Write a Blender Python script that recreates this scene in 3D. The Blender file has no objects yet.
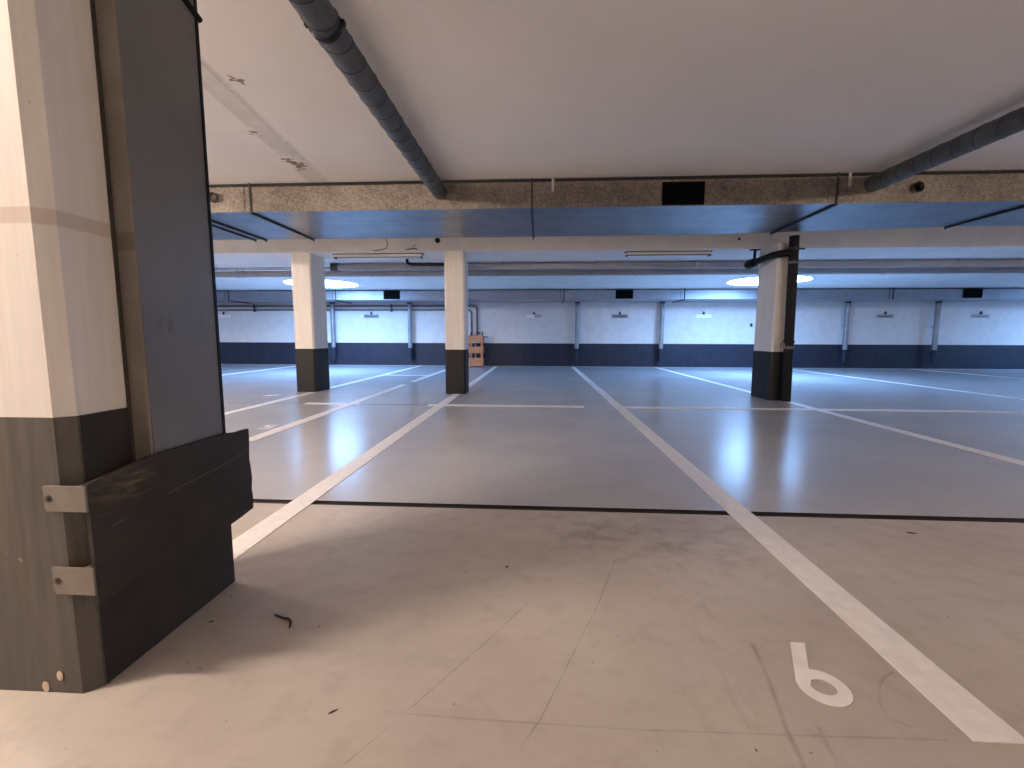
import bpy, bmesh, math, random
from mathutils import Vector, Matrix
random.seed(7)
S = bpy.context.scene
C = S.collection
PI = math.pi

# ------------------------------------------------------------------ helpers
def new_obj(name, bm, mat, parent=None, smooth=False):
    me = bpy.data.meshes.new(name)
    bmesh.ops.recalc_face_normals(bm, faces=bm.faces)
    bm.to_mesh(me); bm.free()
    for m in (mat if isinstance(mat, (list, tuple)) else [mat]):
        me.materials.append(m)
    if smooth:
        for p in me.polygons: p.use_smooth = True
        try: me.set_sharp_from_angle(angle=math.radians(40))
        except Exception: pass
    o = bpy.data.objects.new(name, me)
    C.objects.link(o)
    if parent:
        o.parent = parent
        o.matrix_parent_inverse = Matrix.Translation(parent.location).inverted()
    return o

def tag(o, label=None, cat=None, group=None, kind=None):
    if label: o['label'] = label
    if cat: o['category'] = cat
    if group: o['group'] = group
    if kind: o['kind'] = kind
    return o

def thing(name, label, cat, loc, group=None):
    o = bpy.data.objects.new(name, None)
    o.empty_display_size = 0.1
    C.objects.link(o); o.location = loc
    return tag(o, label, cat, group)

def box(bm, x0, x1, y0, y1, z0, z1, bev=0.0):
    vs = [bm.verts.new((x, y, z)) for x in (x0, x1) for y in (y0, y1) for z in (z0, z1)]
    fs = [(0,1,3,2),(4,6,7,5),(0,4,5,1),(2,3,7,6),(0,2,6,4),(1,5,7,3)]
    faces = [bm.faces.new([vs[i] for i in f]) for f in fs]
    if bev > 0:
        es = {e for f in faces for e in f.edges}
        bmesh.ops.bevel(bm, geom=list(es), offset=bev, segments=2, affect='EDGES', profile=0.5)
    return bm

def prism(bm, pts, z0, z1):
    """extrude polygon in XY"""
    a = [bm.verts.new((x, y, z0)) for x, y in pts]
    b = [bm.verts.new((x, y, z1)) for x, y in pts]
    n = len(pts)
    bm.faces.new(a[::-1]); bm.faces.new(b)
    for i in range(n):
        bm.faces.new((a[i], a[(i+1) % n], b[(i+1) % n], b[i]))
    return bm

def tube(bm, pts, r, n=16, caps=True):
    pts = [Vector(p) for p in pts]
    if not isinstance(r, (list, tuple)): r = [r]*len(pts)
    rings = []
    up = None
    for i, p in enumerate(pts):
        if i == 0: d = pts[1]-p
        elif i == len(pts)-1: d = p-pts[-2]
        else: d = (pts[i+1]-p).normalized()+(p-pts[i-1]).normalized()
        d.normalize()
        if up is None:
            up = Vector((0,0,1)) if abs(d.z) < .9 else Vector((0,1,0))
        u = (up - d*up.dot(d)).normalized(); v = d.cross(u); up = u
        rings.append([bm.verts.new(p + (u*math.cos(2*PI*k/n)+v*math.sin(2*PI*k/n))*r[i]) for k in range(n)])
    for a, b in zip(rings[:-1], rings[1:]):
        for k in range(n):
            bm.faces.new((a[k], a[(k+1) % n], b[(k+1) % n], b[k]))
    if caps:
        bm.faces.new(rings[0][::-1]); bm.faces.new(rings[-1])
    return bm

def arc(c, a0, a1, r, e1, e2, n=7):
    c, e1, e2 = Vector(c), Vector(e1), Vector(e2)
    return [c + e1*r*math.cos(a0+(a1-a0)*i/n) + e2*r*math.sin(a0+(a1-a0)*i/n) for i in range(n+1)]

B = bmesh.new

# ---------------------------------------------------------------- materials
class NT:
    def __init__(s, name):
        s.m = bpy.data.materials.new(name); s.m.use_nodes = True
        s.t = s.m.node_tree; s.n = s.t.nodes; s.l = s.t.links
        s.b = s.n['Principled BSDF']
        s.pos = s.n.new('ShaderNodeNewGeometry').outputs['Position']
        x = s.n.new('ShaderNodeSeparateXYZ'); s.l.new(s.pos, x.inputs[0])
        s.x, s.y, s.z = x.outputs
    def _in(s, sock, v):
        if hasattr(v, 'is_output') or isinstance(v, bpy.types.NodeSocket): s.l.new(v, sock)
        else: sock.default_value = v
    def math(s, op, a, b=0.0, c=None, clamp=False):
        n = s.n.new('ShaderNodeMath'); n.operation = op; n.use_clamp = clamp
        s._in(n.inputs[0], a); s._in(n.inputs[1], b)
        if c is not None: s._in(n.inputs[2], c)
        return n.outputs[0]
    def noise(s, scale, detail=4, rough=.55, stretch=(1,1,1)):
        mp = s.n.new('ShaderNodeMapping'); mp.inputs['Scale'].default_value = stretch
        s.l.new(s.pos, mp.inputs[0])
        n = s.n.new('ShaderNodeTexNoise'); n.inputs['Scale'].default_value = scale
        n.inputs['Detail'].default_value = detail; n.inputs['Roughness'].default_value = rough
        s.l.new(mp.outputs[0], n.inputs['Vector'])
        return n.outputs['Fac']
    def ramp(s, f, a, b):
        """smooth 0..1 between a and b"""
        n = s.n.new('ShaderNodeMapRange'); n.interpolation_type = 'SMOOTHSTEP'
        s._in(n.inputs[0], f); n.inputs[1].default_value = a; n.inputs[2].default_value = b
        return n.outputs[0]
    def mix(s, f, a, b):
        n = s.n.new('ShaderNodeMix'); n.data_type = 'RGBA'
        s._in(n.inputs[0], f)
        for k, v in ((6, a), (7, b)):
            s._in(n.inputs[k], (*v, 1) if isinstance(v, tuple) else v)
        return n.outputs[2]
    def seg(s, p0, p1, w, soft=.4):
        """mask of a thin segment on a horizontal plane (world XY)"""
        (ax, ay), (bx, by) = p0, p1
        L = math.hypot(bx-ax, by-ay); ux, uy = (bx-ax)/L, (by-ay)/L
        dx = s.math('SUBTRACT', s.x, ax); dy = s.math('SUBTRACT', s.y, ay)
        al = s.math('ADD', s.math('MULTIPLY', dx, ux), s.math('MULTIPLY', dy, uy))
        pe = s.math('ABSOLUTE', s.math('SUBTRACT', s.math('MULTIPLY', dx, -uy), s.math('MULTIPLY', dy, -ux)))
        ov = s.math('MAXIMUM', s.math('MULTIPLY', al, -1.0), s.math('SUBTRACT', al, L))
        d = s.math('MAXIMUM', pe, ov)
        return s.ramp(d, w*(1+soft), w*(1-soft))
    def poly(s, pts, w, soft=.4):
        o = None
        for a, b in zip(pts[:-1], pts[1:]):
            m = s.seg(a, b, w, soft)
            o = m if o is None else s.math('MAXIMUM', o, m)
        return o
    def col(s, c): s._in(s.b.inputs['Base Color'], (*c, 1) if isinstance(c, tuple) else c)
    def rough(s, r): s._in(s.b.inputs['Roughness'], r)
    def metal(s, m): s._in(s.b.inputs['Metallic'], m)
    def spec(s, v): s.b.inputs['Specular IOR Level'].default_value = v
    def bump(s, h, strength=.2, dist=.01):
        n = s.n.new('ShaderNodeBump'); n.inputs['Strength'].default_value = strength
        n.inputs['Distance'].default_value = dist
        s.l.new(h, n.inputs['Height']); s.l.new(n.outputs[0], s.b.inputs['Normal'])

def simple(name, c, r=.5, metal=0., var=.12, scale=8, spec=.5, bump=0):
    t = NT(name)
    f = t.noise(scale, 4)
    t.col(t.mix(t.ramp(f, .3, .7), tuple(v*(1-var) for v in c), tuple(min(1, v*(1+var)) for v in c)))
    t.rough(r); t.metal(metal); t.spec(spec)
    if bump: t.bump(t.noise(scale*6, 3), bump)
    return t.m

WHITE = (.74, .72, .70)
DARK = (.05, .048, .05)

def mat_white():
    t = NT('white_paint')
    g = t.noise(30, 4, .6, (1, 1, .06))
    c = t.mix(t.ramp(g, .35, .7), (.71, .68, .65), (.78, .76, .735))
    t.col(c); t.rough(.6); t.spec(.3); t.bump(g, .25, .004)
    return t.m
M_white = mat_white()

def mat_pillar_white():
    t = NT('pillar_white_paint')
    g = t.noise(30, 4, .6, (1, 1, .06))
    c = t.mix(t.ramp(g, .35, .7), (.72, .69, .665), (.77, .745, .72))
    band = t.math('MULTIPLY', t.ramp(t.z, 1.277, 1.283), t.ramp(t.z, 1.323, 1.317))
    c = t.mix(t.math('MULTIPLY', band, .45), c, (.42, .32, .24))
    sp = t.ramp(t.noise(42, 2), .74, .78)
    c = t.mix(t.math('MULTIPLY', sp, .4), c, (.3, .22, .17))
    t.col(c); t.rough(.6); t.spec(.3); t.bump(g, .35, .005)
    return t.m
M_pwhite = mat_pillar_white()

def mat_dark(name, c=DARK, r=.5, spots=True):
    t = NT(name)
    g = t.noise(30, 4, .6, (1, 1, .08))
    cc = t.mix(t.ramp(g, .3, .7), tuple(v*.85 for v in c), tuple(v*1.2 for v in c))
    if spots:
        sp = t.ramp(t.noise(26, 2), .73, .76)
        cc = t.mix(t.math('MULTIPLY', sp, .6), cc, (.28, .24, .2))
    t.col(cc); t.rough(r); t.spec(.3); t.bump(g, .3, .004)
    return t.m
M_dark = mat_dark('dark_grey_paint', (.015, .0148, .0155))
M_pdark = mat_dark('pillar_dark_grey_paint', (.088, .08, .073), .6)
M_darkwall = mat_dark('wall_dark_grey_paint', (.022, .028, .048), .5, False)

def mat_wall():
    t = NT('wall_white_paint')
    g = t.noise(5, 4)
    t.col(t.mix(t.ramp(g, .3, .7), (.70, .69, .69), (.76, .75, .74)))
    t.rough(.6); t.spec(.3)
    return t.m
M_wall = mat_wall()

def mat_ceiling():
    t = NT('ceiling_paint')
    n1 = t.noise(.9, 5); n2 = t.noise(22, 3)
    c = t.mix(t.ramp(n1, .3, .7), (.82, .79, .76), (.87, .84, .81))
    # lighter and darker lengthwise trace of an old service run
    st = t.math('MULTIPLY', t.seg((-2.30, 2.0), (-2.77, 5.6), .10, .12), t.ramp(t.noise(3, 3), .25, .5))
    c = t.mix(t.math('MULTIPLY', st, .30), c, (.38, .34, .31))
    st2 = t.math('MULTIPLY', t.seg((-2.22, 2.0), (-2.64, 5.6), .028, .3), t.ramp(n2, .3, .55))
    c = t.mix(t.math('MULTIPLY', st2, .30), c, (.38, .34, .31))
    ln = t.poly([(-.975, 1.6), (-.98, 3.1), (-1.03, 4.6)], .006)
    c = t.mix(t.math('MULTIPLY', ln, .6), c, (.9, .87, .83))
    ln = t.math('MAXIMUM', t.poly([(.205, 3.55), (.21, 4.35)], .004), t.poly([(-3.13, 4.59), (-2.77, 4.6)], .006))
    ln = t.math('MAXIMUM', ln, t.poly([(-1.1, 4.98), (3.2, 4.98)], .005))
    for (x, y) in ((-2.158, 3.358), (-2.146, 3.647), (-2.158, 3.99), (-2.02, 4.5)):
        ln = t.math('MAXIMUM', ln, t.poly([(x-.035, y-.006), (x+.03, y+.008)], .010))
    c = t.mix(t.math('MULTIPLY', ln, .6), c, (.88, .85, .81))
    # peeled brown spots
    for (x, y, r, k) in ((-2.74, 4.92, .17, 0), (-2.74, 4.17, .12, 0), (-2.735, 4.90, .075, 1), (-2.67, 5.0, .07, 1), (-2.73, 5.12, .04, 1), (-2.265, 3.39, .03, 1), (-2.70, 4.22, .03, 1)):
        dx = t.math('MULTIPLY', t.math('SUBTRACT', t.x, x), 1.0); dy = t.math('MULTIPLY', t.math('SUBTRACT', t.y, y), 1.0)
        d = t.math('SQRT', t.math('ADD', t.math('MULTIPLY', dx, dx), t.math('MULTIPLY', dy, dy)))
        d = t.math('ADD', d, t.math('MULTIPLY', t.math('SUBTRACT', n2, .5), .30))
        c = t.mix(t.math('MULTIPLY', t.ramp(d, r, r*.7), .85), c, (.20, .14, .09) if k > .4 else (.86, .83, .78))
    t.col(c); t.rough(.75); t.spec(.2); t.bump(n2, .08, .004)
    return t.m
M_ceil = mat_ceiling()
M_ceil2 = simple('lower_ceiling_paint', (.86, .85, .835), .75, 0, .04, 3, .2)

# camera geometry (also used to lay out floor marks measured on the floor plane)
def mat_floor(front):
    t = NT('floor_coating_front' if front else 'floor_coating_rear')
    n1 = t.noise(1.1, 6, .62); n2 = t.noise(9, 5, .6); n3 = t.noise(60, 3)
    if front:
        c = t.mix(t.ramp(n1, .32, .68), (.43, .388, .353), (.52, .48, .44))
        c = t.mix(t.math('MULTIPLY', t.ramp(n2, .45, .75), .35), c, (.31, .255, .225))
        # hairline cracks and tyre scuffs
        sc = t.poly([(-.445, .912), (-.318, 1.104), (-.138, 1.388), (-.023, 1.59)], .0018)
        sc = t.math('MAXIMUM', sc, t.poly([(-.054, .946), (.013, 1.06), (.126, 1.328), (.244, 1.607), (.353, 1.919)], .0022))
        sc = t.math('MAXIMUM', sc, t.math('MULTIPLY', t.poly([(-.40, 1.06), (-.171, 1.052), (.268, 1.047), (.644, 1.056), (1.03, 1.066)], .0028, .8), .7))
        sc = t.math('MAXIMUM', sc, t.poly([(.622, .92), (.630, .968), (.647, 1.084), (.684, 1.238), (.708, 1.388)], .006, .9))
        sc = t.math('MAXIMUM', sc, t.math('MULTIPLY', t.poly([(.70, .9), (.715, 1.0), (.73, 1.08)], .005, .9), .6))
        sc = t.math('MAXIMUM', sc, t.math('MULTIPLY', t.poly([(1.074, 1.295), (1.03, 1.27), (.996, 1.24), (.965, 1.20), (.943, 1.165), (.936, 1.14), (.94, 1.119), (.973, 1.1)], .0032, .9), .8))
        sc = t.math('MULTIPLY', sc, t.ramp(n2, .25, .6))
        c = t.mix(t.math('MULTIPLY', sc, .38), c, (.12, .085, .065))
        sm = t.math('MULTIPLY', t.seg((.25, 2.2), (.80, 2.12), .20, .95), t.ramp(n2, .35, .7))
        c = t.mix(t.math('MULTIPLY', sm, .38), c, (.15, .125, .11))
        tr = t.math('MULTIPLY', t.seg((.50, 1.0), (.62, 2.0), .09, .9), t.ramp(t.noise(26, 4, .6, (1, .15, 1)), .5, .75))
        c = t.mix(t.math('MULTIPLY', tr, .22), c, (.2, .16, .13))
        sp = t.ramp(t.noise(38, 2, .5), .745, .77)
        c = t.mix(t.math('MULTIPLY', sp, .75), c, (.1, .075, .06))
        t.col(c)
        t.rough(t.math('ADD', t.math('MULTIPLY', n2, .2), .42)); t.spec(.4)
        t.bump(n3, .06, .003)
    else:
        c = t.mix(t.ramp(n1, .3, .7), (.41, .41, .425), (.46, .46, .475))
        t.col(c)
        t.rough(t.math('ADD', t.math('MULTIPLY', n1, .04), .215)); t.spec(.17)
        t.bump(t.noise(2.5, 3), .02, .01)
    return t.m
M_floor1, M_floor2 = mat_floor(True), mat_floor(False)

def mat_line():
    t = NT('white_road_paint')
    n = t.noise(18, 5, .65)
    t.col(t.mix(t.ramp(n, .3, .75), (.78, .755, .74), (.87, .85, .835)))
    t.rough(.5); t.spec(.4)
    return t.m
M_line = mat_line()

def mat_galv(name, a, b, r0, metal=.85, spangle=True):
    t = NT(name)
    v = t.n.new('ShaderNodeTexVoronoi'); v.inputs['Scale'].default_value = 55
    t.l.new(t.pos, v.inputs['Vector'])
    sx = t.n.new('ShaderNodeSeparateColor'); t.l.new(v.outputs['Color'], sx.inputs[0])
    n = t.noise(3, 5, .6); 
    f = t.math('ADD', t.math('MULTIPLY', sx.outputs[0], .3), t.math('MULTIPLY', n, .7)) if spangle else n
    t.col(t.mix(t.ramp(f, .2, .8), a, b))
    st = t.noise(2.2, 4, .6, (.25, 3, 1))
    t.rough(t.math('ADD', t.math('MULTIPLY', st, .16), r0)); t.metal(metal)
    return t.m
M_galv = mat_galv('galvanised_sheet', (.12, .104, .088), (.31, .272, .235), .38, .35)
M_galv_under = mat_galv('galvanised_underside', (.20, .21, .225), (.30, .31, .33), .285, 1.0, False)
M_galv2 = mat_galv('galvanised_sheet_far', (.32, .33, .36), (.42, .43, .47), .38)
M_down = mat_galv('galvanised_downpipe', (.24, .25, .27), (.36, .37, .40), .36, .5, False)
M_pipe_galv = mat_galv('galvanised_pipe', (.32, .31, .30), (.42, .41, .40), .42, .35, False)

def mat_spiral():
    t = NT('dark_grey_pipe')
    w = t.n.new('ShaderNodeTexNoise'); n = t.noise(7, 4)
    t.col(t.mix(t.ramp(n, .3, .7), (.062, .065, .066), (.095, .099, .101)))
    t.rough(.5); t.spec(.45)
    return t.m
M_pipe = mat_spiral()
M_seam = simple('pipe_seam_dark', (.03, .03, .032), .5)
M_black = simple('black_plastic', (.006, .006, .0065), .45, 0, .1, 8, .2)
M_grille = simple('black_grille_metal', (.004, .004, .0045), .8, 0, .1, 8, .1)
M_rod = simple('dark_steel_channel', (.045, .045, .05), .45, .5)
M_seal_shade = simple('joint_sealant_gap_shade', (.012, .011, .011), .75)
M_profile = simple('pale_joint_profile', (.62, .60, .57), .4, 0, .05, 5)
M_profile_dk = simple('grey_joint_profile', (.16, .155, .15), .5, 0, .1, 5)
M_bracket = simple('bracket_steel_painted', (.17, .15, .134), .5, 0, .1, 14)
M_bolt = simple('bolt_steel', (.10, .085, .07), .45, .6)
M_wood = None
def mat_wood():
    t = NT('raw_pine_board')
    g = t.noise(14, 5, .6, (.2, 1, 4))
    t.col(t.mix(t.ramp(g, .3, .7), (.42, .17, .075), (.62, .29, .14)))
    t.rough(.6); return t.m
M_wood = mat_wood()
M_sheet = None
def mat_ductside():
    t = NT('grey_painted_sheet')
    n = t.noise(1.8, 5, .6); s = t.noise(20, 4, .6, (1, 1, .2))
    c = t.mix(t.ramp(n, .3, .7), (.135, .132, .127), (.175, .171, .165))
    z1 = t.math('MULTIPLY', t.ramp(t.z, 1.00, 1.02), t.ramp(t.z, 1.10, 1.03))
    z1 = t.math('MULTIPLY', z1, t.ramp(s, .45, .7))
    c = t.mix(t.math('MULTIPLY', z1, .5), c, (.04, .04, .042))
    t.col(c); t.rough(.42); t.metal(.15)
    return t.m
M_sheet = mat_ductside()
def mat_sheet_edge():
    t = NT('galvanised_flange')
    n = t.noise(6, 5, .6)
    c = t.mix(t.ramp(n, .3, .7), (.19, .17, .15), (.25, .225, .2))
    b = t.math('MULTIPLY', t.ramp(t.z, 1.245, 1.25), t.ramp(t.z, 1.30, 1.295))
    c = t.mix(t.math('MULTIPLY', b, .6), c, (.13, .10, .08))
    t.col(c); t.rough(.45); t.metal(.2); return t.m
M_flange = mat_sheet_edge()
def mat_rubber():
    t = NT('black_rubber_sheet')
    n = t.noise(5, 5, .6)
    c = t.mix(t.ramp(n, .3, .7), (.026, .0225, .021), (.040, .035, .033))
    s = t.ramp(t.noise(16, 4, .6, (1, .25, 4)), .66, .74)
    c = t.mix(t.math('MULTIPLY', s, .25), c, (.16, .15, .14))
    # olive-brown rubbed patch near the top front corner
    dy = t.math('MULTIPLY', t.math('SUBTRACT', t.y, 1.16), 1/.1); dz = t.math('MULTIPLY', t.math('SUBTRACT', t.z, .575), 1/.06)
    d = t.math('SQRT', t.math('ADD', t.math('MULTIPLY', dy, dy), t.math('MULTIPLY', dz, dz)))
    p = t.math('MULTIPLY', t.ramp(d, 1.1, .3), t.ramp(t.noise(30, 4, .6, (1, .4, 2)), .4, .65))
    c = t.mix(t.math('MULTIPLY', p, .55), c, (.20, .155, .085))
    t.col(c); t.rough(.6); t.spec(.25); t.bump(n, .15, .01); return t.m
M_rubber = mat_rubber()
M_crease = simple('crease_highlight', (.075, .068, .064), .6)
M_chip = simple('chipped_paint', (.55, .45, .36), .7)
M_batten = simple('lamp_housing_white', (.55, .54, .54), .4, 0, .02, 5)
M_plate = simple('number_plate_white', (.95, .95, .95), .25, 0, .04, 5)
M_plate_gr = simple('number_plate_grey', (.24, .245, .26), .4, 0, .1, 9)
M_plate_mid = simple('number_plate_pale', (.40, .40, .42), .4, 0, .1, 9)
M_ink = simple('plate_lettering', (.10, .10, .11), .5)
M_twig = simple('dead_twig', (.05, .028, .016), .8)
M_rust = simple('rust_stain', (.16, .075, .035), .8, 0, .4, 40)

def emit(name, c, s):
    m = bpy.data.materials.new(name); m.use_nodes = True
    b = m.node_tree.nodes['Principled BSDF']
    b.inputs['Base Color'].default_value = (.8, .8, .8, 1)
    b.inputs['Emission Color'].default_value = (*c, 1); b.inputs['Emission Strength'].default_value = s
    return m
SKY_C, SKY_S = (.26, .52, 1.0), 34.0
WARM = (1.0, .80, .655)
M_sky = emit('skylight_panel', SKY_C, SKY_S)

# ------------------------------------------------------------------ setting
XL, XR, YB, YW = -21.0, 21.0, -6.0, 14.85
ZC, ZL = 2.90, 2.445          # upper ceiling, lower ceiling
YE = 7.64                     # edge of the lower slab
JY0, JY1 = 2.47, 2.535        # expansion joint

bm = B()
def quad(bm, pts, mi=0):
    f = bm.faces.new([bm.verts.new(p) for p in pts]); f.material_index = mi
T = -.12
quad(bm, [(XL,YB,0),(XR,YB,0),(XR,JY0,0),(XL,JY0,0)], 0)
quad(bm, [(XL,JY1,0),(XR,JY1,0),(XR,YW,0),(XL,YW,0)], 1)
quad(bm, [(XL,JY0,-.012),(XR,JY0,-.012),(XR,JY1,-.012),(XL,JY1,-.012)], 2)
quad(bm, [(XL,JY0,0),(XR,JY0,0),(XR,JY0,-.012),(XL,JY0,-.012)], 2)
quad(bm, [(XL,JY1,0),(XR,JY1,0),(XR,JY1,-.012),(XL,JY1,-.012)], 2)
quad(bm, [(XL,YB,T),(XR,YB,T),(XR,YW,T),(XL,YW,T)], 0)
bmesh.ops.remove_doubles(bm, verts=bm.verts, dist=1e-5)
me = bpy.data.meshes.new('floor'); bm.to_mesh(me); bm.free()
for m in (M_floor1, M_floor2, M_seal_shade): me.materials.append(m)
fl = bpy.data.objects.new('floor', me); C.objects.link(fl); tag(fl, kind='structure')

tag(new_obj('ceiling', box(B(), XL, XR, YB, YE, ZC, ZC+.2), M_ceil), kind='structure')
tag(new_obj('ceiling', box(B(), XL, XR, YE, YW, ZL, ZC+.2), M_ceil2), kind='structure')

def wall(name, x0, x1, y0, y1, zt):
    bm = B(); box(bm, x0, x1, y0, y1, .78, zt)
    w = tag(new_obj(name, bm, M_wall), kind='structure')
    bm = B(); box(bm, x0, x1, y0, y1, 0, .78)
    new_obj('painted_base', bm, M_darkwall, w)
    return w
wall('wall_back', XL-.2, XR+.2, YW, YW+.2, ZC+.2)
wall('wall_left', XL-.2, XL, YB, YW, ZC+.2)
wall('wall_right', XR, XR+.2, YB, YW, ZC+.2)
wall('wall_front', XL-.2, XR+.2, YB-.2, YB, ZC+.2)
M_base = simple('cement_skirting', (.34, .33, .33), .6)
tag(new_obj('baseboard_back', box(B(), XL, XR, YW-.012, YW, 0, .02), M_base), kind='structure')

# pale profile strip across the floor in front of the far columns
bm = B(); box(bm, XL+.2, -1.62, 6.30, 6.35, 0, .0022)
tag(new_obj('trim_1', bm, M_profile_dk), kind='structure')

# -------------------------------------------------------------- floor paint
STRIPS = [0]
def strip(name, label, spans, group=None):
    bm = B(); STRIPS[0] += 1; zt = .0030+.00025*STRIPS[0]
    for (x0, x1, y0, y1) in spans: box(bm, x0, x1, y0, y1, .0005, zt)
    return tag(new_obj(name, bm, M_line), label, 'parking line', group)
W = .0675
YQ = YW-.08
G = 'white bay lines on the floor'
def vline(xc, spans, label): return strip('parking_line', label, [(xc-W, xc+W, a, b) for a, b in spans], G)
vline(1.158, [(1.065, YQ)], 'white bay line running from beside the painted number 6 to the far wall')
vline(-1.42, [(1.70, 7.58), (8.02, YQ)], 'white bay line from behind the foreground pillar to the slim middle column')
vline(-2.77, [(4.0, 9.0), (9.55, YQ)], 'white bay line beside the small painted digit, passing between left and middle columns')
vline(-4.02, [(4.6, 7.60), (8.24, YQ)], 'white bay line passing under the left far column')
vline(3.885, [(1.065, 7.16), (7.88, YQ)], 'white bay line passing under the column with the black drainpipe')
vline(7.95, [(1.065, YQ)], 'first white bay line right of the column with the black drainpipe')
vline(11.97, [(1.065, YQ)], 'rightmost white bay line, faint, at the right edge of the picture')
vline(-8.1, [(4.6, YQ)], 'leftmost white bay line, seen just right of the vertical sheet metal duct')
strip('parking_line', 'short white cross line joining two bay lines near the far wall', [(-3.95, -2.84, 11.1, 11.22)], G)
strip('parking_line', 'white cross line partly hidden behind the black rubber guard', [(-4.6, -2.70, 3.98, 4.11)], G)

strip('parking_line', 'long thin white cross line over the grey floor in front of the far columns', [(-3.45, -2.62, 6.25, 6.385), (-1.60, .66, 6.25, 6.385), (1.09, 13.5, 6.25, 6.385)], G)

def number6(cx, cy):
    bm = B()
    ro, ri, n = .068, .032, 40
    sx = 1.0
    a = [(cx+ro*math.cos(2*PI*k/n), cy+ro*math.sin(2*PI*k/n)) for k in range(n)]
    b = [(cx+ri*1.08*math.cos(2*PI*k/n), cy+ri*.95*math.sin(2*PI*k/n)) for k in range(n)]
    z0, z1 = .0005, .0035
    A0 = [bm.verts.new((*p, z0)) for p in a]; A1 = [bm.verts.new((*p, z1)) for p in a]
    B0 = [bm.verts.new((*p, z0)) for p in b]; B1 = [bm.verts.new((*p, z1)) for p in b]
    for k in range(n):
        j = (k+1) % n
        bm.faces.new((A1[k], A1[j], B1[j], B1[k])); bm.faces.new((A0[k], B0[k], B0[j], A0[j]))
        bm.faces.new((A0[k], A0[j], A1[j], A1[k])); bm.faces.new((B0[k], B1[k], B1[j], B0[j]))
    # slanting straight stem tangent to the left of the bowl
    th = math.radians(155.6)
    t0 = (cx+ro*math.cos(th), cy+ro*math.sin(th))
    t1 = (cx+ro*.50*math.cos(th), cy+ro*.50*math.sin(th))
    prism(bm, [t0, (t1[0]+.002, t1[1]-.005), (cx-.005, cy+.060), (cx+.056, cy+.187), (cx+.010, cy+.187)], .0006, .0036)
    return new_obj('bay_number', bm, M_line)
tag(number6(.826, 1.219), 'large white number 6 painted on the beige floor', 'painted number')
bm = B()
def sbox(x0, x1, y0, y1): box(bm, x0, x1, y0, y1, .0005, .0035)
x0, y0 = -3.035, 4.53
sbox(x0, x0+.125, y0+.175, y0+.205); sbox(x0, x0+.032, y0+.10, y0+.175); sbox(x0+.032, x0+.125, y0+.092, y0+.122)
sbox(x0+.093, x0+.125, y0+.03, y0+.092); sbox(x0, x0+.125, y0, y0+.03)
tag(new_obj('bay_number', bm, M_line), 'small white digit painted on the grey floor just beyond the rubber guard', 'painted number')
bm = B(); prism(bm, [(-4.62, 7.08), (-4.50, 7.08), (-4.38, 7.24), (-4.46, 7.24)], .0005, .003)
tag(new_obj('paint_mark', bm, M_line), 'faint white paint mark on the floor left of the left far column', 'paint mark')

# ---------------------------------------------------------- columns, pillar
def chamfer_rect(x0, x1, y0, y1, c):
    return [(x0+c, y0), (x1-c, y0), (x1, y0+c), (x1, y1-c), (x1-c, y1), (x0+c, y1), (x0, y1-c), (x0, y0+c)]
def column(x0, x1, y0, y1, zt, label, c=.025):
    r = thing('concrete_column', label, 'column', ((x0+x1)/2, (y0+y1)/2, 0), 'far columns under the slab edge')
    new_obj('shaft', prism(B(), chamfer_rect(x0, x1, y0, y1, c), .775, zt), M_white, r)
    b = new_obj('painted_base', prism(B(), chamfer_rect(x0-.003, x1+.003, y0-.003, y1+.003, c), 0, .775), M_dark, r)
    b['label'] = 'dark grey painted column base'
    return r
column(-4.345, -3.985, 7.655, 8.20, ZL, 'left white column with dark base, in front of the left skylight')
column(-1.62, -1.265, 7.605, 7.97, ZL, 'slim white column with dark base beside the wooden slatted box', .03)
column(3.68, 3.985, 7.22, 7.84, ZL, 'right white column with dark base carrying a black drainpipe', .03)
# dropped head pieces where columns 1 and 2 meet the slab edge stand flush with it
PX0, PX1, PX2 = -1.56, -1.270, -1.2376
pil = [(PX0, 1.066), (PX1, 1.068), (PX2, 1.100), (PX2, 1.643), (PX0, 1.643)]
r = thing('concrete_pillar', 'big foreground pillar, white above and dark grey below, at left edge', 'pillar', (-1.4, 1.35, 0))
new_obj('shaft', prism(B(), pil, .785, ZC), M_pwhite, r)
b = new_obj('painted_base', prism(B(), [(x-.002 if x < -1.4 else x+.002, y-.002 if y < 1.3 else y+.002) for x, y in pil], 0, .785), M_pdark, r)
b['label'] = 'dark grey painted pillar base'
bm = B(); box(bm, PX2+.0021, PX2+.0045, 1.104, 1.643, 0, .784)
b = new_obj('side_sheet', bm, M_rubber, r); b['label'] = 'blackish sheet on the side of the pillar base'
for (x, z, q) in ((-1.374, .018, .011), (-1.328, .053, .010)):
    bm = B(); n = 10; c0 = bm.verts.new((x, 1.0615, z)); rg = [bm.verts.new((x+q*math.cos(2*PI*k/n), 1.0632, z+q*1.5*math.sin(2*PI*k/n))) for k in range(n)]
    for k in range(n): bm.faces.new((rg[k], rg[(k+1) % n], c0))
    bm.faces.new(rg[::-1])
    new_obj('paint_chip', bm, M_chip, r)

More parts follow.
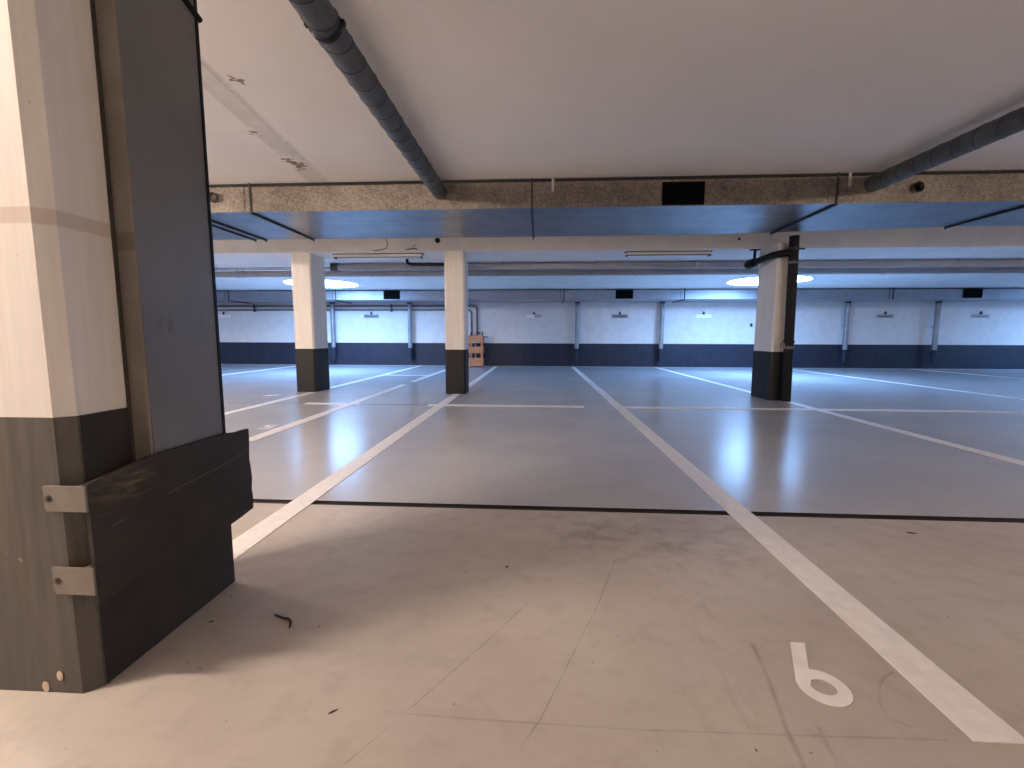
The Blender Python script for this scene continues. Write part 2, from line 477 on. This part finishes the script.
# vertical sheet metal duct on the pillar side
r = thing('vertical_duct', 'dark grey sheet metal duct running up the side of the foreground pillar', 'duct', (-1.19, 1.4, .4))
DX = -1.172
bm = B(); box(bm, PX2+.0025, DX-.004, 1.252, 1.548, .50, ZC, .004)
new_obj('casing', bm, M_flange, r)
bm = B(); box(bm, DX-.004, DX, 1.256, 1.550, .50, ZC)
f = new_obj('face_panel', bm, M_sheet, r); f['label'] = 'flat dark grey face of the duct'
bm = B(); box(bm, PX2+.0025, DX+.003, 1.550, 1.562, .50, ZC)
new_obj('edge_profile', bm, M_black, r)
bm = B()
for (a, b_) in (((DX+.002, 1.40, 2.13), (DX+.002, 1.572, 2.075)),):
    tube(bm, [a, b_], .011, 6)
new_obj('strap', bm, M_black, r)
bm = B(); box(bm, PX2+.002, PX2+.007, 1.243, 1.252, .50, ZC)
new_obj('sealant_bead', bm, simple('brown_sealant', (.05, .04, .032), .8), r)

# rubber guard with brackets
r = thing('impact_guard', 'black rubber guard sheet bracketed to the foreground pillar, in front of the duct', 'guard', (-1.19, 1.4, .27))
def gx(y):
    a = -1.207+(y-1.05)*.24; b = -1.160
    return -math.log(math.exp(-a*90)+math.exp(-b*90))/90
def lerp(tab, y):
    for (a, za), (b, zb) in zip(tab[:-1], tab[1:]):
        if a <= y <= b: return za+(zb-za)*(y-a)/(b-a)
    return tab[-1][1]
topz = [(1.072, .604), (1.10, .612), (1.20, .6345), (1.262, .6405), (1.44, .641), (1.546, .640), (1.60, .632), (1.625, .633), (1.672, .631)]
botz = [(1.072, .262), (1.15, .285), (1.30, .295), (1.546, .290), (1.60, .294), (1.672, .303)]
ys = [1.072, 1.10, 1.14, 1.18, 1.22, 1.24, 1.26, 1.28, 1.32, 1.38, 1.44, 1.50, 1.546, 1.565, 1.60, 1.625, 1.645, 1.672]
bm = B(); NV = 8; sides = []
for off in (-.008, .004):
    g = []
    for y in ys:
        a_, b_ = lerp(botz, y), lerp(topz, y)
        wob = lambda k: ((0, .003, -.002, .004, .001, -.006, -.003, .001, 0)[k] if y > 1.66 else 0)
        g.append([bm.verts.new((gx(y)+off, y+wob(k), a_+(b_-a_)*k/NV)) for k in range(NV+1)])
    sides.append(g)
L0, L1 = sides
N_ = len(ys)
for i in range(N_-1):
    for k in range(NV):
        bm.faces.new((L1[i][k], L1[i+1][k], L1[i+1][k+1], L1[i][k+1])); bm.faces.new((L0[i][k], L0[i][k+1], L0[i+1][k+1], L0[i+1][k]))
    for k in (0, NV): bm.faces.new((L0[i][k], L0[i+1][k], L1[i+1][k], L1[i][k]))
for k in range(NV):
    for i in (0, N_-1): bm.faces.new((L0[i][k], L0[i][k+1], L1[i][k+1], L1[i][k]))
p = new_obj('rubber_sheet', bm, M_rubber, r, True)
bm = B(); 
tube(bm, [(gx(1.12)+.004, 1.12, .47), (gx(1.3)+.004, 1.3, .51), (gx(1.5)+.004, 1.5, .525), (gx(1.655)+.004, 1.655, .545)], .0022, 5)
new_obj('crease', bm, M_crease, p)  # paler tone paints the highlight along the rubber crease
def bracket(z0, z1):
    bm = B(); box(bm, -1.300, -1.184, 1.052, 1.058, z0, z1, .0015)
    br = new_obj('bracket', bm, M_bracket, r); br['label'] = 'pale steel bracket bolted to the pillar front'
    # standoff and return behind the sheet
    s = B(); box(s, -1.310, -1.285, 1.058, 1.0655, z0+.004, z1-.004)
    new_obj('spacer', s, M_bracket, br)
    s = B(); box(s, -1.219, -1.215, 1.058, 1.105, z0+.004, z1-.004)
    new_obj('bracket_return', s, M_bracket, br)
    tb = B(); zc = (z0+z1)/2
    tube(tb, [(-1.288, 1.054, zc), (-1.288, 1.045, zc)], .0055, 6)
    tube(tb, [(-1.288, 1.0525, zc), (-1.288, 1.050, zc)], .010, 12)
    new_obj('bolt', tb, M_bolt, br)
bracket(.535, .606); bracket(.303, .380)

# -------------------------------------------------------- big near air duct
K = .935
def dz(z): return 1+(z-1)*K
DY0, DY1, DZ0, DZ1 = 5.56, 7.10, 2.554, dz(2.985)
DXL, DXR = XL+.1, XR-.1
r = thing('ventilation_duct', 'large rectangular galvanised duct crossing under the upper ceiling', 'duct', (0, (DY0+DY1)/2, DZ0))
def dback(x): return 7.10 if x < 2.4 else (6.735 if x > 5.8 else 7.10-.365*(x-2.4)/3.4)
bm = prism(B(), [(DXL, DY0), (DXR, DY0), (DXR, 6.735), (5.8, 6.735), (2.4, 7.10), (DXL, 7.10)], DZ0, DZ1)
co_ = new_obj('casing', bm, [M_galv, M_galv_under], r)
for p_ in co_.data.polygons:
    if p_.normal.z < -.5: p_.material_index = 1
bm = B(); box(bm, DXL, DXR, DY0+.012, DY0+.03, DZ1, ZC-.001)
new_obj('gap_shade_strip', bm, M_seal_shade, r)  # black strip paints the shade in the gap between duct and ceiling
# black intake grille
gx0, gx1 = 1.554*K, 2.077*K
bm = B(); z0, z1 = dz(2.672), dz(2.953)
for (a, b_, c, d) in ((gx0, gx1, z0, z0+.018), (gx0, gx1, z1-.018, z1), (gx0, gx0+.018, z0, z1), (gx1-.018, gx1, z0, z1)):
    box(bm, a, b_, DY0-.014, DY0, c, d)
g = new_obj('grille', bm, M_grille, r); g['label'] = 'black air grille on the near duct'
bm = B(); box(bm, gx0+.018, gx1-.018, DY0-.003, DY0, z0+.018, z1-.018)
for k in range(9):
    zz = z0+.03+k*.025
    box(bm, gx0+.018, gx1-.018, DY0-.011, DY0-.003, zz, zz+.006)
new_obj('louvres', bm, M_grille, g)
def hanger(xs, skew=0, double=False):
    """strap down the front and a channel bar under the duct"""
    yb = dback(xs)
    bm = B()
    prism(bm, [(xs-.014, DY0-.014), (xs+.014, DY0-.014), (xs+.014, yb+.02), (xs-.014, yb+.02)], DZ0-.026, DZ0-.001)
    h = new_obj('hanger', bm, M_rod, r)
    h['label'] = 'dark steel hanger bar under the duct'
    tb = B(); tube(tb, [(xs, yb+.015, ZC), (xs, yb+.015, DZ0-.045)], .006, 6)
    new_obj('threaded_rod', tb, M_rod, h)
    tb = B(); box(tb, xs-.011, xs+.011, DY0-.012, DY0-.0005, DZ0-.002, ZC-.001)
    new_obj('strap', tb, M_rod, h)
for xs in (-3.63, -.095, 3.45): hanger(xs)
hanger(-4.42, 0); hanger(-4.60, 0); hanger(5.70, 0)
# flanged joints of the casing
for xs in (-3.72, .14, 3.36, 7.0, -7.4):
    bm = B()
    box(bm, xs-.006, xs+.006, DY0-.008, DY0, DZ0+.02, DZ1)
    new_obj('seam', bm, M_galv, r)
for xs in (.155, 3.58):
    bm = B(); box(bm, xs-.014, xs+.014, DY0-.010, DY0, DZ1-.11, ZC)
    f = new_obj('fixing_tab', bm, M_batten, r)
# round spigots on the front
for (xs, zs, op) in ((-4.10, 2.728, False), (4.315, 2.713, True)):
    bm = B(); n = 24
    yo = DY0-.045
    tube(bm, [(xs, DY0, zs), (xs, yo, zs)], .058, n, caps=False)
    tube(bm, [(xs, DY0, zs), (xs, yo, zs)], .048, n, caps=False)
    tube(bm, [(xs, yo+.004, zs), (xs, yo-.004, zs)], .061, n, caps=False)
    f = new_obj('spigot', bm, M_galv, r, True)
    bm = B(); tube(bm, [(xs, DY0-.002, zs), (xs, DY0-.006, zs)], .047, n)
    new_obj('spigot_opening', bm, M_grille if op else M_galv, f)

# dark round pipes below the upper ceiling
def ceiling_pipe(xe, xs, label, collar_y):
    rr, zc = .088, 2.757
    r = thing('ceiling_pipe', label, 'pipe', (xe, DY0, zc-rr), 'dark round pipes under the upper ceiling')
    ys = YB+.02; fx = lambda y: xe+(xs-xe)*(DY0-y)/(DY0-2.5)
    y0 = -1.5
    bm = B(); tube(bm, [(fx(y0), y0, zc), (xe, DY0, zc)], rr, 32)
    new_obj('pipe_run', bm, M_pipe, r, True)
    # helical lock seam of the spiral duct
    bm = B(); pts = []
    n = 0; y = 1.6
    while y < DY0-.02:
        a = (y-1.6)/.20*2*PI
        pts.append((fx(y)+math.cos(a)*(rr+.0005), y, zc+math.sin(a)*(rr+.0005))); y += .20/24
    tube(bm, pts, .0042, 5)
    new_obj('spiral_seam', bm, M_seam, r, True)
    # coupling collar with ceiling clip
    bm = B(); yc = collar_y
    tube(bm, [(fx(yc), yc-.02, zc), (fx(yc), yc+.02, zc)], rr+.007, 32, caps=False)
    for s in (-1, 1): box(bm, fx(yc)+s*(rr+.016)-.012, fx(yc)+s*(rr+.016)+.012, yc-.015, yc+.015, zc-.012, zc+.012)
    cl = new_obj('clamp_collar', bm, M_black, r, True)
    bm = B(); tube(bm, [(fx(yc), yc, zc+rr), (fx(yc), yc, ZC)], .008, 8)
    new_obj('clamp_rod', bm, M_black, cl)
    bm = B(); tube(bm, [(xe, DY0-.016, zc), (xe, DY0-.001, zc)], rr+.012, 32)
    new_obj('end_collar', bm, M_galv, r, True)
    return r
ceiling_pipe(-1.225, -1.222, 'left dark grey spiral pipe running over the bay into the near duct', 2.63)
ceiling_pipe(3.82, 3.93, 'right dark grey spiral pipe running into the near duct', 1.6)

# --------------------------------------------------- fixtures at slab edge
def batten(x0, x1, label):
    y0 = 7.78
    r = thing('batten_light', label, 'lamp', ((x0+x1)/2, y0+.06, 2.375), 'unlit batten lamps under the slab edge')
    bm = B(); box(bm, x0, x1, y0, y0+.12, 2.385, ZL-.012, .006)
    new_obj('housing', bm, M_batten, r)
    bm = B(); box(bm, x0-.02, x1+.02, y0-.004, y0+.124, ZL-.012, ZL)
    new_obj('mounting_rail', bm, M_rod, r)
    bm = B(); box(bm, x0, x1, y0-.003, y0+.003, 2.374, 2.386)
    box(bm, x0, x0+.02, y0-.003, y0+.1, 2.362, 2.386); box(bm, x1-.02, x1, y0-.003, y0+.1, 2.362, 2.386)
    new_obj('lower_lip', bm, M_rod, r)
batten(1.48, 2.88, 'white unlit batten lamp under the slab between middle and right columns')
batten(-3.62, -2.05, 'white unlit batten lamp under the slab between left and middle columns')
# small black camera pod and stains on the slab edge
r = thing('dome_camera', 'small black dome fixed on the slab edge left of the middle column', 'camera', (-1.70, YE, 2.60))
bm = B(); bmesh.ops.create_uvsphere(bm, u_segments=16, v_segments=10, radius=.045, matrix=Matrix.Translation((-1.72, YE-.046, 2.615)))
new_obj('dome', bm, M_black, r, True)
bm = B(); box(bm, -1.74, -1.70, YE-.02, YE, 2.61, 2.65, .004); new_obj('mount', bm, M_black, r)
def cable(name, label, pts, rad, mat, cat='cable'):
    bm = B(); tube(bm, pts, rad, 6)
    return tag(new_obj(name, bm, mat, None, True), label, cat)
cable('cable', 'thin brown cable drooping down the slab edge left of the middle column',
      [(-2.62, YE-.006, 2.66), (-2.60, YE-.006, 2.56), (-2.62, YE-.006, 2.50), (-2.72, YE-.006, 2.478), (-2.85, YE-.006, 2.46)], .007, M_rust)
r = thing('conduit_stub', 'rusty conduit stub with wires on the slab edge above the left batten lamp', 'conduit', (-2.2, YE-.01, 2.46))
bm = B(); tube(bm, [(-2.28, YE-.008, 2.47), (-2.2, YE-.012, 2.485), (-2.12, YE-.01, 2.49), (-2.07, YE-.01, 2.475)], .010, 6); new_obj('stub', bm, M_rust, r)
bm = B(); tube(bm, [(-2.14, YE-.01, 2.49), (-2.16, YE-.012, 2.53), (-2.10, YE-.012, 2.55)], .005, 6); new_obj('wire', bm, M_rust, r)
tag(new_obj('fixing_stud', tube(B(), [(3.25, YE, 2.60), (3.25, YE-.04, 2.60), (3.25, YE-.05, 2.575)], .014, 8), M_rod), 'small metal stud on the slab edge left of the right column', 'fixing')

# ------------------------------------------------------- drainpipe, column 3
r = thing('drainpipe', 'black drainpipe running down the front of the right column', 'pipe', (3.86, 7.13, 0))
px, py = 3.865, 7.118
bm = B(); tube(bm, [(px+.02, py, 0), (px, py, 2.552)] if False else [(px+.02, py-.01, 0), (px-.02, py-.01, DZ0-.03)], .068, 20)
new_obj('downpipe', bm, M_black, r, True)
bm = B()
branch = [(px-.02, py, 2.275), (3.74, py-.005, 2.275), (3.66, py+.03, 2.27), (3.61, py+.12, 2.265), (3.565, 7.40, 2.245), (3.53, 7.56, 2.225), (3.50, 7.66, 2.21)]
tube(bm, branch, .052, 16)
new_obj('branch', bm, M_black, r, True)
bm = B(); tube(bm, [(3.515, 7.60, 2.215), (3.50, 7.66, 2.21), (3.485, 7.74, 2.205), (3.48, 7.78, 2.205)], [.066, .075, .078, .062], 16)
new_obj('elbow', bm, M_black, r, True)
bm = B()
tube(bm, [(3.56, 7.72, 2.25), (3.56, 7.72, ZL-.002)], .022, 10); box(bm, 3.49, 3.63, 7.68, 7.76, ZL-.016, ZL-.001); tube(bm, [(3.49, 7.72, 2.24), (3.575, 7.72, 2.29)], .03, 10)
new_obj('hanger', bm, M_black, r)
for zz, mt, rr in ((2.335, M_rod, .078), (2.13, M_bracket, .072), (.93, M_black, .080), (.845, M_bracket, .076)):
    bm = B(); f = (zz/2.5)*-.04+.02
    tube(bm, [(px+f, py-.01, zz-.018), (px+f, py-.01, zz+.018)], rr, 20)
    if zz > 2.3: box(bm, px+.02, px+.14, py-.02, py+.0, zz-.012, zz+.012)
    if abs(zz-.845) < .01: box(bm, px-.12, px-.05, py-.03, py-.01, zz-.01, zz+.08)
    new_obj('pipe_clamp', bm, mt, r)

# ------------------------------------------------------------- skylights
def skylight(cx, cy, rad, label):
    r = thing('skylight', label, 'skylight', (cx, cy, ZL), 'round skylights in the lower ceiling')
    n = 64
    bm = B(); vs = []
    rings = [(0, -.045), (.4, -.04), (.75, -.03), (1, -.012)]
    c0 = bm.verts.new((cx, cy, ZL+rings[0][1])); prev = None
    for q, z in rings[1:]:
        ring = [bm.verts.new((cx+rad*q*math.cos(2*PI*k/n), cy+rad*q*math.sin(2*PI*k/n), ZL+z)) for k in range(n)]
        for k in range(n):
            j = (k+1) % n
            if prev is None: bm.faces.new((c0, ring[j], ring[k]))
            else: bm.faces.new((prev[k], prev[j], ring[j], ring[k]))
        prev = ring
    d = new_obj('diffuser', bm, M_sky, r, True); d['label'] = 'glowing white daylight diffuser'
    bm = B()
    rs = [(rad, -.014), (rad+.03, -.014), (rad+.03, 0)]
    rr = [[bm.verts.new((cx+q*math.cos(2*PI*k/n), cy+q*math.sin(2*PI*k/n), ZL+z)) for k in range(n)] for q, z in rs]
    for a, b_ in zip(rr[:-1], rr[1:]):
        for k in range(n): bm.faces.new((a[k], a[(k+1) % n], b_[(k+1) % n], b_[k]))
    new_obj('rim', bm, M_batten, r)
skylight(-5.97, 12.05, .95, 'glowing round skylight in the lower ceiling behind the left column')
skylight(5.83, 11.85, .95, 'glowing round skylight in the lower ceiling behind the right column')
skylight(-17.5, 12.05, 1.03, 'unseen round skylight added further along the row for fill light')  # this and the next are unseen, added as fill for the far bay
skylight(17.4, 11.85, 1.03, 'unseen round skylight added further along the row for fill light')

M_trunk = simple('grey_trunking', (.36, .37, .40), .6, 0, .05, 4, .3)
# ---------------------------------------- tray, pipes below the low ceiling
def to_x(px, Y): return (px-538.5)/441.*Y*1.0
r = thing('cable_tray', 'grey box trunking hung under the lower ceiling above the long pipe', 'trunking', (5, 8.85, 2.30))
bm = B(); box(bm, -4.12, XR-.1, 8.78, 8.93, 2.315, ZL-.025, .004); new_obj('trunking', bm, M_trunk, r)
bm = B(); box(bm, -4.16, -4.02, 8.76, 8.95, 2.30, ZL, .004); new_obj('end_box', bm, M_rod, r)
for xs in (-2.6, -.7, 1.1, 3.0, 7.7, 10.5, 13.3):
    bm = B(); box(bm, xs-.015, xs+.015, 8.768, 8.78, 2.31, ZL); new_obj('hanger', bm, M_galv2, r)
r = thing('long_pipe', 'long grey pipe running crosswise below the lower ceiling in front of the skylights', 'pipe', (0, 9.5, 2.28))
bm = B(); tube(bm, [(XL+.1, 9.5, 2.342), (XR-.1, 9.5, 2.342)], .066, 20); new_obj('pipe_run', bm, M_pipe_galv, r, True)
for xs in (-6.6, -6.47, -3.6, -.9, 2.0, 6.9, 9.6):
    bm = B(); tube(bm, [(xs-.025, 9.5, 2.342), (xs+.025, 9.5, 2.342)], .074, 20); tube(bm, [(xs, 9.5, 2.40), (xs, 9.5, ZL)], .008, 6)
    new_obj('clamp', bm, M_galv2, r, True)
r = thing('thin_conduit', 'thin conduit left of the box trunking, under the lower ceiling', 'conduit', (-8, 8.85, 2.33))
bm = B(); tube(bm, [(-14, 8.86, 2.36), (-4.16, 8.86, 2.36)], .028, 10); new_obj('conduit_run', bm, M_galv2, r, True)
for xs in (-6.6, -9.2, -12):
    bm = B(); tube(bm, [(xs-.012, 8.86, 2.36), (xs+.012, 8.86, 2.36)], .034, 10); tube(bm, [(xs, 8.86, 2.38), (xs, 8.86, ZL)], .006, 6); new_obj('saddle', bm, M_galv2, r)
r = thing('drain_stub', 'short black drain pipe with a bend under the lower ceiling left of the middle column', 'pipe', (-2.0, 8.35, 2.36))
pts = [(-2.475, 8.35, ZL)] + [(-2.475+.09-.09*math.cos(a), 8.35, 2.40-.0-.055*math.sin(a)-.0) for a in (0, .5, 1.0, 1.57)] + [(-1.50, 8.35, 2.335)] + [(-1.44, 8.35, 2.36), (-1.42, 8.35, ZL)]
bm = B(); tube(bm, pts, .028, 12); new_obj('pipe_run', bm, M_black, r, True)
bm = B(); tube(bm, [(-2.08, 8.35, 2.342), (-2.05, 8.35, 2.342)], .034, 12); new_obj('coupling', bm, M_rod, r, True)

# ------------------------------------------------------------- far air duct
FY0, FY1, FZ0, FZ1 = 13.70, 14.845, 2.13, 2.412
r = thing('far_duct', 'long rectangular grey duct along the top of the far wall', 'duct', (0, FY0, FZ0))
bm = B(); box(bm, XL+.1, XR-.1, FY0, FY1, FZ0, FZ1, .005); new_obj('casing', bm, M_galv2, r)
for (a, b_) in ((-4.83, -4.31), (2.31, 2.83), (12.22, 12.74)):
    z0, z1 = 2.15, 2.411
    bm = B()
    for q in ((a, b_, z0, z0+.02), (a, b_, z1-.02, z1), (a, a+.02, z0, z1), (b_-.02, b_, z0, z1)): box(bm, q[0], q[1], FY0-.014, FY0, q[2], q[3])
    g = new_obj('grille', bm, M_grille, r); g['label'] = 'black air grille on the far duct'
    bm = B(); box(bm, a+.02, b_-.02, FY0-.003, FY0, z0+.02, z1-.02)
    for k in range(6): box(bm, a+.02, b_-.02, FY0-.01, FY0-.003, z0+.04+k*.036, z0+.05+k*.036)
    new_obj('louvres', bm, M_grille, g)
for xs, xb in ((-9.86, -8.9), (-6.36, -5.3), (.76, .62), (4.35, 3.62), (10.3, 9.6)):
    bm = B()
    box(bm, xs-.015, xs+.015, FY0-.012, FY0, FZ0-.02, ZL); box(bm, xs-.11, xs-.10, FY0-.008, FY0, FZ0, ZL) 
    if xs < 10: prism(bm, [(xs-.015, FY0-.012), (xs+.015, FY0-.012), (xs+.015, FY1), (xs-.015, FY1)], FZ0-.03, FZ0-.001)
    new_obj('hanger', bm, M_rod, r)

# downpipes from the far duct
def downpipe(x, label):
    x *= 14.68/13.85; y = 14.68
    r = thing('air_downpipe', label, 'downpipe', (x, y, .21), 'vertical air pipes below the far duct')
    bm = B(); tube(bm, [(x, y, .62), (x, y, FZ0-.04)], .070, 18); new_obj('pipe', bm, M_down, r, True)
    bm = B(); tube(bm, [(x, y, FZ0-.05), (x, y, FZ0-.001)], .082, 18); new_obj('collar', bm, M_rod, r, True)
    bm = B(); tube(bm, [(x, y, .21), (x, y, .62)], .068, 18); q = new_obj('painted_end', bm, M_darkwall, r, True)
    q['label'] = 'lower end painted dark grey'
    for z in (.5, 1.35):
        bm = B(); tube(bm, [(x, y, z-.012), (x, y, z+.012)], .075, 18); box(bm, x-.02, x+.02, y+.06, YW-.001, z-.012, z+.012)
        new_obj('pipe_clamp', bm, M_down if z > 1 else M_darkwall, r, True)
for x, l in ((-6.56, 'vertical silver pipe just right of the left column'),
             (-4.06, 'vertical silver pipe below the leftmost black grille of the far duct'),
             (1.185, 'vertical silver pipe where the white bay line beside number 6 meets the far wall'),
             (3.752, 'vertical silver pipe between the two wall plates left of the right column'),
             (9.163, 'first vertical silver pipe right of the right column'),
             (11.71, 'vertical silver pipe below the rightmost black grille of the far duct')):
    downpipe(x, l)

# plates on the far wall
def plate(x, mat, label, half=False):
    r = thing('number_plate_sign', label, 'sign', (x, YW, 1.62), 'number plate signs on the far wall')
    bm = B(); box(bm, x-.26, x+.26, YW-.025, YW-.012, 1.622, 1.735, .004); p = new_obj('plate', bm, mat, r)
    if half:
        bm = B(); box(bm, x+.02, x+.25, YW-.027, YW-.025, 1.632, 1.725); new_obj('grey_half', bm, M_plate_mid, p)  # right half of the plate overlaid in pale grey
    bm = B(); box(bm, x-.20, x+.20, YW-.0265, YW-.0252, 1.662, 1.694)
    if mat is not M_plate: new_obj('worn_marks', bm, M_ink, p)
    bm = B(); box(bm, x-.035, x+.035, YW-.03, YW, 1.745, 1.79); box(bm, x-.018, x+.018, YW-.03, YW, 1.735, 1.83); box(bm, x-.07, x+.07, YW-.012, YW, 1.66, 1.70)
    h = new_obj('hook', bm, M_rod, r)
for x, m, l, hf in ((-10.896, M_plate, 'white plate on far wall just right of the vertical sheet metal duct', 0),
                    (-5.672, M_plate_gr, 'grey plate on far wall between the left and middle columns', 0),
                    (-.157, M_plate, 'half white, half grey plate on far wall right of the wooden slatted box', 1),
                    (2.657, M_plate_gr, 'grey plate on far wall below the middle black grille', 0),
                    (5.345, M_plate, 'bright white plate on far wall just left of the right column', 0),
                    (10.97, M_plate_mid, 'pale grey plate on far wall between the two pipes right of the right column', 0),
                    (13.833, M_plate_mid, 'faint plate on far wall at the right edge below the rightmost black grille', 0)):
    plate(x, m, l, hf)
bm = B(); box(bm, 6.83, 6.90, YW-.03, YW, 1.34, 1.45, .006)
tag(new_obj('wall_switch', bm, M_rod, None), 'tiny dark switch on far wall beside the right column', 'switch')

# wall pipes leading to the slatted box
def wall_pipe(z, xb, rad, label, clamps):
    r = thing('water_pipe', label, 'pipe', (-8, YW-.1, z), 'grey water pipes on the far wall')
    y = YW-rad-.008; R = .12
    pts = [(XL+.3, y, z), (xb-R, y, z)] + [(xb-R+R*math.sin(a), y, z-R+R*math.cos(a)) for a in (.3, .6, .9, 1.2, 1.5708)] + [(xb, y, 1.02)]
    bm = B(); tube(bm, pts, rad, 12); new_obj('pipe_run', bm, M_pipe_galv2, r, True)
    for xs in clamps:
        bm = B(); box(bm, xs-.03, xs+.03, y-rad-.01, YW-.001, z-rad-.03, z+rad+.02); new_obj('clip', bm, M_rod, r)
M_pipe_galv2 = simple('grey_pipe_paint', (.16, .165, .18), .45, .2)
wall_pipe(2.015, -2.06, .036, 'upper thicker grey water pipe on the far wall bending down to the wooden box', (-9.75, -4.96))
wall_pipe(1.885, -2.25, .028, 'lower thinner grey water pipe on the far wall bending down to the wooden box', (-9.75, -4.96))

# slatted wooden box around the valves
r = thing('slatted_box', 'slatted raw wood box at the far wall beside the slim middle column', 'box', (-2.03, 14.45, 0))
bx0, bx1, by0, by1 = -2.275, -1.80, 14.28, 14.70
bm = B()
for z0, z1 in ((.05, .31), (.465, .67), (.805, 1.03)):
    bm = B(); box(bm, bx0, bx1, by0, by0+.025, z0, z1, .004); new_obj('slat', bm, M_wood, r)
    bm = B(); box(bm, bx1-.025, bx1, by0+.026, by1, z0, z1, .004); new_obj('slat', bm, M_wood, r)
    bm = B(); box(bm, bx0, bx0+.025, by0+.026, by1, z0, z1, .004); new_obj('slat', bm, M_wood, r)
for (x, y) in ((bx0+.03, by0+.03), (bx1-.075, by0+.03), (bx0+.03, by1-.05), (bx1-.075, by1-.05), ((bx0+bx1)/2-.02, by0+.03)):
    bm = B(); box(bm, x, x+.03, y, y+.03, 0, 1.04, .004); new_obj('post', bm, M_wood, r)
bm = B(); box(bm, bx1-.035, bx1+.0, by0-.012, by0-.0005, .05, 1.03, .003); new_obj('corner_batten', bm, M_wood, r)
r = thing('valve_set', 'black valves and handles sticking out of the top of the wooden box', 'valve', (-2.0, 14.6, .98))
bm = B(); tube(bm, [(-1.86, 14.62, .9), (-1.86, 14.62, 1.16)], .022, 10); new_obj('stem', bm, M_black, r)
bm = B(); tube(bm, [(-2.04, 14.64, 1.12), (-1.95, 14.64, 1.12)], .025, 10); tube(bm, [(-1.97, 14.64, 1.09), (-1.97, 14.64, 1.15)], .03, 10); new_obj('handle', bm, M_black, r)
bm = B(); tube(bm, [(-1.90, 14.52, 1.0), (-1.65, 14.52, .985)], .015, 8); new_obj('lever', bm, M_black, r)
bm = B(); tube(bm, [(-2.25, 14.74, 1.02), (-2.25, 14.74, 1.14)], .03, 10); new_obj('union', bm, M_rod, r)

# ------------------------------------------------------------------ debris
bm = B(); tube(bm, [(-.939, 1.437, .005), (-.918, 1.424, .007), (-.896, 1.417, .006), (-.875, 1.413, .006), (-.860, 1.402, .006), (-.850, 1.385, .006), (-.844, 1.369, .005)], [.002, .004, .0045, .005, .005, .0045, .003], 7)
tag(new_obj('twig', bm, M_twig, None, True), 'small curled brown twig lying on the floor right of the foreground pillar', 'twig')
def bit(x, y, s, label, name='dirt_crumb', elong=1.6, ang=.4):
    bm = B(); n = 9
    top = bm.verts.new((x, y, s*.55)); ring = []
    for k in range(n):
        a = 2*PI*k/n; q = s*(.8+.4*random.random())
        dx, dy = q*elong*math.cos(a), q*math.sin(a)
        ring.append(bm.verts.new((x+dx*math.cos(ang)-dy*math.sin(ang), y+dx*math.sin(ang)+dy*math.cos(ang), .0008)))
    for k in range(n): bm.faces.new((ring[k], ring[(k+1) % n], top))
    bm.faces.new(ring[::-1])
    tag(new_obj(name, bm, M_twig), label, 'debris')
bit(-.128, 1.827, .0075, 'black crumb of dirt on the beige floor near the pillar shadow edge', elong=1.2)
bit(1.925, 2.298, .010, 'dry leaf scrap on the floor right of the long bay line near the joint', 'leaf_scrap', 2.6, -.1)
bit(-1.14, 1.388, .005, 'tiny brown scrap on the floor beside the dark pillar base', name='bark_scrap', elong=2.2, ang=.5)
bit(-.54, 1.051, .0045, 'thin straw scrap on the floor in the foreground below the pillar shadow', name='straw_scrap', elong=3, ang=.7)

# ------------------------------------------------------------------ lights
def lamp(x, y, s, ln=1.2):
    r = thing('unseen_ceiling_light', 'unseen batten ceiling lamp', 'lamp', (x, y, ZC), 'unseen batten ceiling lamps')
    bm = B(); box(bm, x-ln/2-.03, x+ln/2+.03, y-.06, y+.06, ZC-.022, ZC); new_obj('housing', bm, M_batten, r)
    bm = B(); box(bm, x-ln/2, x+ln/2, y-.05, y+.05, ZC-.085, ZC-.022, .01); new_obj('diffuser', bm, emit('lamp_glow', WARM, s), r)
lamp(-3.2, .2, 265)
lamp(6.4, .1, 145)
lamp(-9.5, .1, 240)
lamp(-7.2, 3.6, 430)  # added out of view to brighten the columns and rear floor
lamp(5.5, -3.8, 100)  # fill lamp added behind the camera to lift the ambient light
lamp(-6.0, -3.8, 130)  # second unseen fill, added for bounce off the floor behind the camera
lamp(13, .1, 220)

w = bpy.data.worlds.new('world'); S.world = w; w.use_nodes = True
bg = w.node_tree.nodes['Background']; bg.inputs[0].default_value = (.02, .022, .026, 1); bg.inputs[1].default_value = .2

# ------------------------------------------------------------------ camera
f, yaw, pitch, roll = 441.4, .05943, .1068, -.00282
cy, sy, cp, sp = math.cos(yaw), math.sin(yaw), math.cos(pitch), math.sin(pitch)
fwd = Vector((-sy*cp, cy*cp, -sp)); right = Vector((cy, sy, 0)); down = fwd.cross(right)
cr, sr = math.cos(roll), math.sin(roll)
r2 = right*cr+down*sr; d2 = -right*sr+down*cr
cam = bpy.data.cameras.new('camera'); co = bpy.data.objects.new('camera', cam); C.objects.link(co)
m = Matrix((( r2.x, -d2.x, -fwd.x, 0), (r2.y, -d2.y, -fwd.y, 0), (r2.z, -d2.z, -fwd.z, 1.0), (0, 0, 0, 1)))
co.matrix_world = m
cam.sensor_fit = 'HORIZONTAL'; cam.sensor_width = 36; cam.lens = f/1024*36
cam.clip_start = .05; cam.clip_end = 200
S.camera = co
S.view_settings.view_transform = 'Standard'; S.view_settings.look = 'None'
S.view_settings.gamma = 1; S.view_settings.use_curve_mapping = False
S.view_settings.exposure = 0.38
